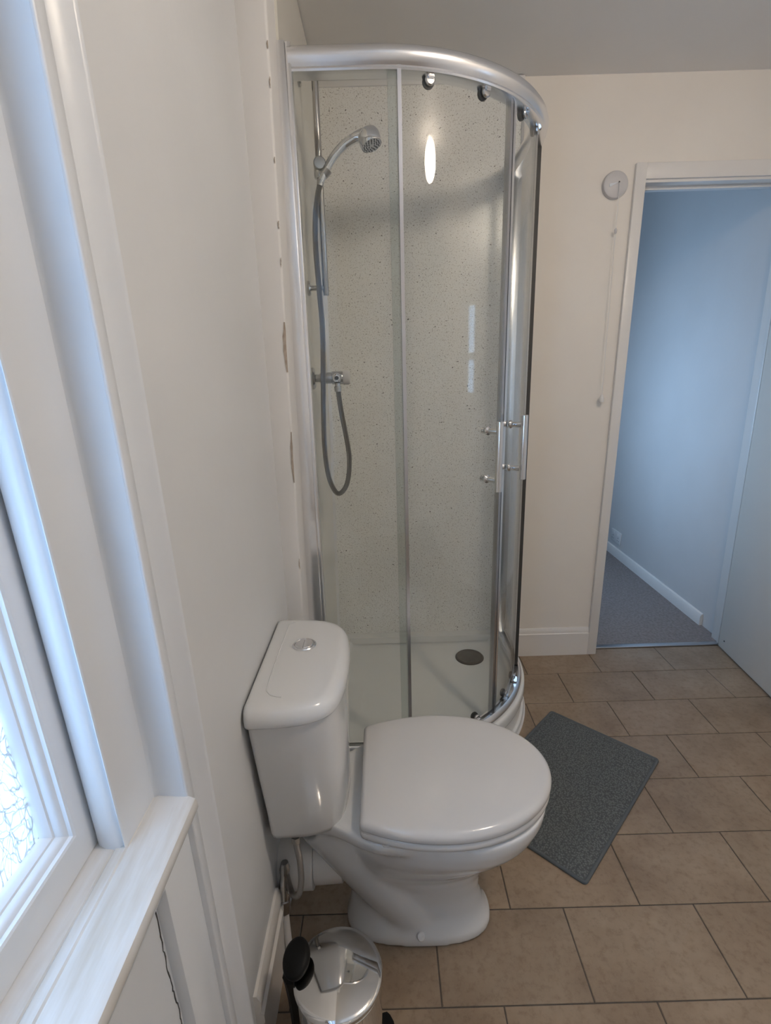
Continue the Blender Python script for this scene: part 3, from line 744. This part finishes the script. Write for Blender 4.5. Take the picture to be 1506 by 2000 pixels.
for d, hw, z, xb in ((.172, .178, .7085, XB+.002), (.184, .187, .710, XB), (.187, .190, .715, XB), (.187, .190, .724, XB), (.185, .188, .733, XB), (.180, .184, .7405, XB), (.172, .178, .7455, XB+.001), (.162, .170, .7480, XB+.003)):
    rings.append([(x, y, z) for x, y in cist(xb, d, hw)])
ins = cist(XB+.003, .162, .170); cxm = XB+.085
for s, dz in ((.94, .0006), (.88, .001), (.82, .0013), (.74, .0017), (.64, .002), (.5, .0024), (.34, .0026), (.16, .0028), (.03, .0029)):
    rings.append([(cxm+(x-cxm)*s, TC+(y-TC)*s, .7480+dz) for x, y in ins])
loft(bm, rings)
clid = tpart('cistern_lid', bm, 'ceramic', cis, angle=60)
clid_o = clid
# pressed line along the back of the lid
bm = bmesh.new(); ln = catmull([(-.232, TC+.158, .7492), (-.240, TC+.150, .7496), (-.243, TC+.13, .7502), (-.2445, TC, .7508), (-.243, TC-.11, .7504), (-.238, TC-.13, .7498), (-.228, TC-.140, .7497), (-.210, TC-.146, .7495)], 8)
tube(bm, ln, .0012, 8); tpart('lid_line', bm, 'ceramic', cis)
FB = (-.192, 1.043, .7500)
bm = bmesh.new(); lathe(bm, [(.0265, 0), (.0265, .0025), (.0245, .0045), (.0225, .0045), (.0215, .003), (.002, .003)], FB, (0,0,1), 40); bt = tpart('flush_button', bm, 'chrome', cis)
bt['label'] = 'chrome dual flush button'
for s, w in ((1, .62), (-1, 1.0)):
    bm = bmesh.new(); pts = [(FB[0]+.0205*math.cos(a)*1.0, FB[1]+.0205*math.sin(a)) for a in [(-PI/2+.06)+(PI-.12)*k/16 for k in range(17)]]
    pts = [(FB[0]+s*max(0.0008, (x-FB[0])), y) for x, y in pts]
    z = FB[2] + (.0062 if s > 0 else .0052)
    loft(bm, [[(x, y, FB[2]+.002) for x, y in pts], [(x, y, z-.001) for x, y in pts], [(FB[0]+(x-FB[0])*.92+s*.0006, FB[1]+(y-FB[1])*.93, z) for x, y in pts]])
    tpart('button_half', bm, 'chrome', cis)

# soil pipe from the pan to the wall
soil = thing('soil_pipe', 'white plastic soil pipe connector behind the toilet', 'pipe', (-.19, TC, .19))
bm = bmesh.new(); tube(bm, [(-.128, TC, .192), (-.130, TC, .192), (-.196, TC, .190), (-.197, TC, .190)], [.054, .057, .0585, .056], 36); rpart('collar', bm, 'plastic', soil, (-.19, TC, .19))
bm = bmesh.new(); tube(bm, [(-.1975, TC, .188), (-.199, TC, .188), (-.202, TC, .188), (-.279, TC, .185)], [.058, .066, .067, .066], 36); rpart('wall_pipe', bm, 'plastic', soil, (-.19, TC, .19))
bm = bmesh.new(); tube(bm, [(-.1268, TC, .192), (-.1295, TC, .192)], [.0505, .0535], 36); rpart('rubber_fin', bm, 'rubber', soil, (-.19, TC, .19))
# water supply: flexible hose, valve, white pipe to the floor
sup = thing('supply_hose', 'braided steel hose hanging from the cistern to the wall valve', 'water hose', (-.22, .88, .30))
so = (-.22, .88, .30)
bm = bmesh.new(); tube(bm, catmull([(-.2145, .886, .378), (-.214, .886, .35), (-.211, .888, .31), (-.2125, .890, .25), (-.222, .894, .205), (-.238, .905, .190), (-.250, .922, .205), (-.256, .930, .232), (-.258, .932, .240)], 8), .0068, 14, True, True); rpart('hose', bm, 'braid', sup, so)
bm = bmesh.new(); tube(bm, [(-.2145, .886, .380), (-.2145, .886, .366)], .010, 6); rpart('tap_nut', bm, 'chrome3', sup, so)
va = thing('isolating_valve', 'small tarnished valve joining hose and pipe by the skirting board', 'valve', (-.262, .92, .19))
vo = (-.262, .92, .19)
bm = bmesh.new(); tube(bm, [(-.258, .934, .252), (-.258, .933, .236), (-.259, .930, .225)], [.0085, .0125, .0115], 10); rpart('top_nut', bm, 'chrome2', va, vo)
bm = bmesh.new(); tube(bm, [(-.259, .930, .227), (-.260, .924, .205), (-.261, .916, .165), (-.261, .912, .150)], [.0095, .0115, .0115, .0095], 14); rpart('valve_body', bm, 'chrome2', va, vo)
bm = bmesh.new(); tube(bm, [(-.261, .914, .164), (-.2615, .908, .136)], .0135, 6); rpart('bottom_nut', bm, 'brush', va, vo)
bm = bmesh.new(); lathe(bm, [(.007, 0), (.007, .008), (.005, .009), (.001, .009)], (-.249, .918, .186), (.9, -.4, .1), 14); rpart('screw', bm, 'chrome', va, vo)
bm = bmesh.new(); tube(bm, catmull([(-.2615, .910, .137), (-.2605, .906, .09), (-.258, .900, .04), (-.257, .898, .0)], 5), .0085, 14)
o = finish(bm, 'water_pipe', 'plastic'); tag(o, 'white painted water pipe running from the valve down to the floor', 'pipe')

# ------------------------------------------------------------------ pedal bin
BX, BY, BR, BH = -.115, .704, .0835, .262
bi = thing('pedal_bin', 'small round chrome pedal bin with a black hinge', 'bin', (BX, BY, 0))
def bpart(name, bm, material, parent=None, angle=35):
    for v in bm.verts: v.co -= Vector((BX, BY, 0))
    return finish(bm, name, material, parent or bi, angle)
bm = bmesh.new(); lathe(bm, [(BR-.003, .018), (BR-.003, .236), (BR-.005, .238), (BR-.010, .238)], (BX, BY, 0), (0,0,1), 64); bpart('body', bm, 'steel')
bm = bmesh.new(); lathe(bm, [(BR+.001, 0), (BR+.001, .018), (BR-.003, .022), (BR-.02, .022)], (BX, BY, 0), (0,0,1), 64); bpart('base_ring', bm, 'black')
bm = bmesh.new(); lathe(bm, [(BR-.008, .230), (BR-.003, .2385), (BR-.001, .2415), (BR-.003, .2445), (BR-.010, .2455)], (BX, BY, 0), (0,0,1), 64); bpart('bucket_rim', bm, 'greyplastic')
bm = bmesh.new(); pr = [(BR-.004, .2455), (BR+.0005, .246), (BR+.001, .2495), (BR, .253), (BR-.003, .2555)]
for k in range(1, 15): t = k/14; pr.append(((BR-.003)*(1-t), .2555+.0105*(1-(1-t)**2)))
lathe(bm, pr, (BX, BY, 0), (0,0,1), 64); bpart('lid', bm, 'steel', angle=60)
hx = Vector((-1, .06, 0)).normalized(); hyv = Vector((-.06, -1, 0)).normalized()
bm = bmesh.new(); rings = []     # oval hinge cap standing over the back of the lid
ctr = Vector((BX, BY, 0)) + hx*(BR-.004) + Vector((0, .006, .277)); nrm = Vector((-.30, -.15, .94)).normalized(); eu = (hyv - nrm*hyv.dot(nrm)).normalized(); ev = nrm.cross(eu)
for s, h in ((.80, -.012), (.95, -.009), (1.0, -.003), (1.0, .001), (.94, .005), (.75, .0075), (.4, .009), (.05, .0095)):
    rings.append([ctr + (eu*math.cos(2*PI*k/32)*.0345 + ev*math.sin(2*PI*k/32)*.0265)*s + nrm*h for k in range(32)])
loft(bm, rings); bpart('hinge_cap', bm, 'black', angle=60)
bm = bmesh.new(); b0 = Vector((BX, BY, 0)) + hx*(BR-.005)
rings = []
for z, w, d in ((.012, .016, .016), (.10, .016, .017), (.19, .018, .019), (.235, .022, .022), (.258, .026, .024), (.266, .022, .020)):
    c = b0 + Vector((0,0,z)); rings.append([c+hyv*w, c+hyv*w+hx*d*.6, c+hyv*w*.6+hx*d, c-hyv*w*.6+hx*d, c-hyv*w+hx*d*.6, c-hyv*w])
loft(bm, rings); bpart('hinge_strap', bm, 'black')
bm = bmesh.new(); pc = Vector((BX, BY, 0)) - hx*BR
pd = Vector((.85, .527, 0)).normalized(); pt = Vector((-.527, .85, 0))
pc = Vector((BX, BY, .018)) + pd*(BR-.006); rings = []
for d, w in ((0, .014), (.014, .018), (.026, .020), (.034, .017), (.037, .008)):
    c = pc + pd*d + Vector((0,0,-.002*d/.03)); rings.append([c+pt*w+Vector((0,0,-.004)), c+pt*w*.9+Vector((0,0,.005)), c-pt*w*.9+Vector((0,0,.005)), c-pt*w+Vector((0,0,-.004))])
loft(bm, rings); bpart('pedal', bm, 'black')

# ------------------------------------------------------------------ bath mat
mc = Vector((.5735, 1.4125, 0)); mu = Vector((.694, .720, 0)); 
bmat = thing('bath_mat', 'dark grey rectangular bath mat lying askew on the tiles', 'bath mat', tuple(mc))
bmat.rotation_euler = (0, 0, math.atan2(.720, .694))
bm = bmesh.new(); hx_, hy_ = .306-.006, .202-.006
nx_, ny_ = 60, 40; vs = {}
for i in range(nx_+1):
    for j in range(ny_+1):
        u, v = -1+2*i/nx_, -1+2*j/ny_; e = min(1, (1-max(abs(u)*1.0, abs(v)*1.0))*10)
        vs[i, j] = bm.verts.new((u*hx_, v*hy_, .004 + .009*math.sqrt(max(0, e)) + random.uniform(-.0008, .0008)))
for i in range(nx_):
    for j in range(ny_): bm.faces.new((vs[i,j], vs[i+1,j], vs[i+1,j+1], vs[i,j+1]))
pl = finish(bm, 'pile', 'mat', bmat, 80)
bm = bmesh.new(); hx_, hy_ = .306, .202; rings = []
rc = .012
def rrect(o):
    pts = []
    for sx, sy, a0 in ((1,1,0), (-1,1,PI/2), (-1,-1,PI), (1,-1,1.5*PI)):
        for k in range(5):
            a = a0+PI/2*k/4; pts.append((sx*(hx_-rc)+(rc+o)*math.cos(a), sy*(hy_-rc)+(rc+o)*math.sin(a)))
    return pts
for o_, z in ((-.001, .0), (.0005, .003), (-.001, .0075), (-.004, .009), (-.008, .008), (-.011, .005)): rings.append([(x, y, z) for x, y in rrect(o_)])
loft(bm, rings); finish(bm, 'hem', 'mathem', bmat, 60)

# ------------------------------------------------------------------ pull-cord switch on the far wall
sw = thing('pull_cord_switch', 'round white pull-cord switch high beside the door frame', 'switch', (.898, YF, 1.985))
so = (.898, YF, 1.985)
bm = bmesh.new(); lathe(bm, [(.0475, 0), (.0475, .010), (.0455, .016), (.040, .0195), (.020, .021), (.002, .0215)], so, (0,-1,0), 44); rpart('housing', bm, 'greyplastic', sw, so)
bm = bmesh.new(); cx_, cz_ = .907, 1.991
loft(bm, [[(cx_, YF-.0200, cz_), (cx_-.036, YF-.0200, cz_-.005), (cx_-.034, YF-.0200, cz_-.016)], [(cx_, YF-.0232, cz_), (cx_-.036, YF-.0228, cz_-.005), (cx_-.034, YF-.0228, cz_-.016)]]); rpart('glint_wedge', bm, 'gloss', sw, so)  # white wedge modelled in place of a light glint on the housing
bm = bmesh.new(); lathe(bm, [(.0028, .019), (.0028, .0238), (.001, .0238)], (cx_, YF, cz_), (0,-1,0), 14); rpart('cord_hole', bm, 'rubber', sw, so)
yc = YF-.026
bm = bmesh.new(); tube(bm, [(cx_, YF-.022, cz_), (cx_, yc, cz_-.008), (cx_, yc, 1.21)], .0011, 8); cord = rpart('cord', bm, 'plastic', sw, so)
bm = bmesh.new(); lathe(bm, [(.002, -.010), (.005, -.006), (.0055, .004), (.002, .010)], (cx_, yc, 1.825), (0,0,1), 16); rpart('cord_connector', bm, 'greyplastic', cord, so)
bm = bmesh.new(); lathe(bm, [(.0085, -.014), (.010, -.010), (.0085, .004), (.004, .016), (.002, .017)], (cx_, yc, 1.200), (0,0,1), 20); rpart('cord_pull', bm, 'plastic', cord, so)

# ------------------------------------------------------------------ double socket in the hall
sk = thing('wall_socket', 'white double wall socket above the hall skirting board', 'socket', (1.64, 3.475, .145))
bm = bmesh.new(); box(bm, -.009, 0, -.073, .073, -.043, .043, .003); finish(bm, 'faceplate', 'plastic', sk)
for s in (-1, 1):
    bm = bmesh.new(); box(bm, -.013, -.008, s*.028-.006, s*.028+.006, .014, .032, .002); finish(bm, 'rocker', 'plastic', sk)
    bm = bmesh.new(); y = s*.040
    box(bm, -.0095, -.0085, y-.002, y+.002, -.004, .005); box(bm, -.0095, -.0085, y-.014, y-.008, -.022, -.018); box(bm, -.0095, -.0085, y+.008, y+.014, -.022, -.018)
    finish(bm, 'pin_slots', 'hole', sk, smooth=False)

# ------------------------------------------------------------------ lamp overhead and mirror (seen only as reflections)
LX, LY = .87, .45
la = thing('ceiling_light', 'small lit opal globe lamp on the ceiling, seen only as a reflection', 'ceiling light', (LX, LY, ZC))
bm = bmesh.new(); lathe(bm, [(.060, 0), (.060, -.008), (.054, -.014), (.030, -.015)], (0,0,0), (0,0,1), 40); finish(bm, 'base', 'plastic', la)
bm = bmesh.new(); lathe(bm, [(.086*math.sin(t), -.098+.086*math.cos(t)) for t in [PI*(k+.15)/16.3 for k in range(17)]], (0,0,0), (0,0,1), 40); finish(bm, 'globe', 'lamp', la)
mi = thing('wall_mirror', 'narrow mirror on the wall opposite the window, seen only as a reflection', 'mirror', (XR, .93, 1.43))
bm = bmesh.new(); box(bm, -.020, 0, -.085, .085, -.24, .24, .003); finish(bm, 'frame', 'alu', mi)
bm = bmesh.new(); box(bm, -.022, -.019, -.078, .078, -.232, .232); finish(bm, 'mirror_glass', 'mirror', mi, smooth=False)
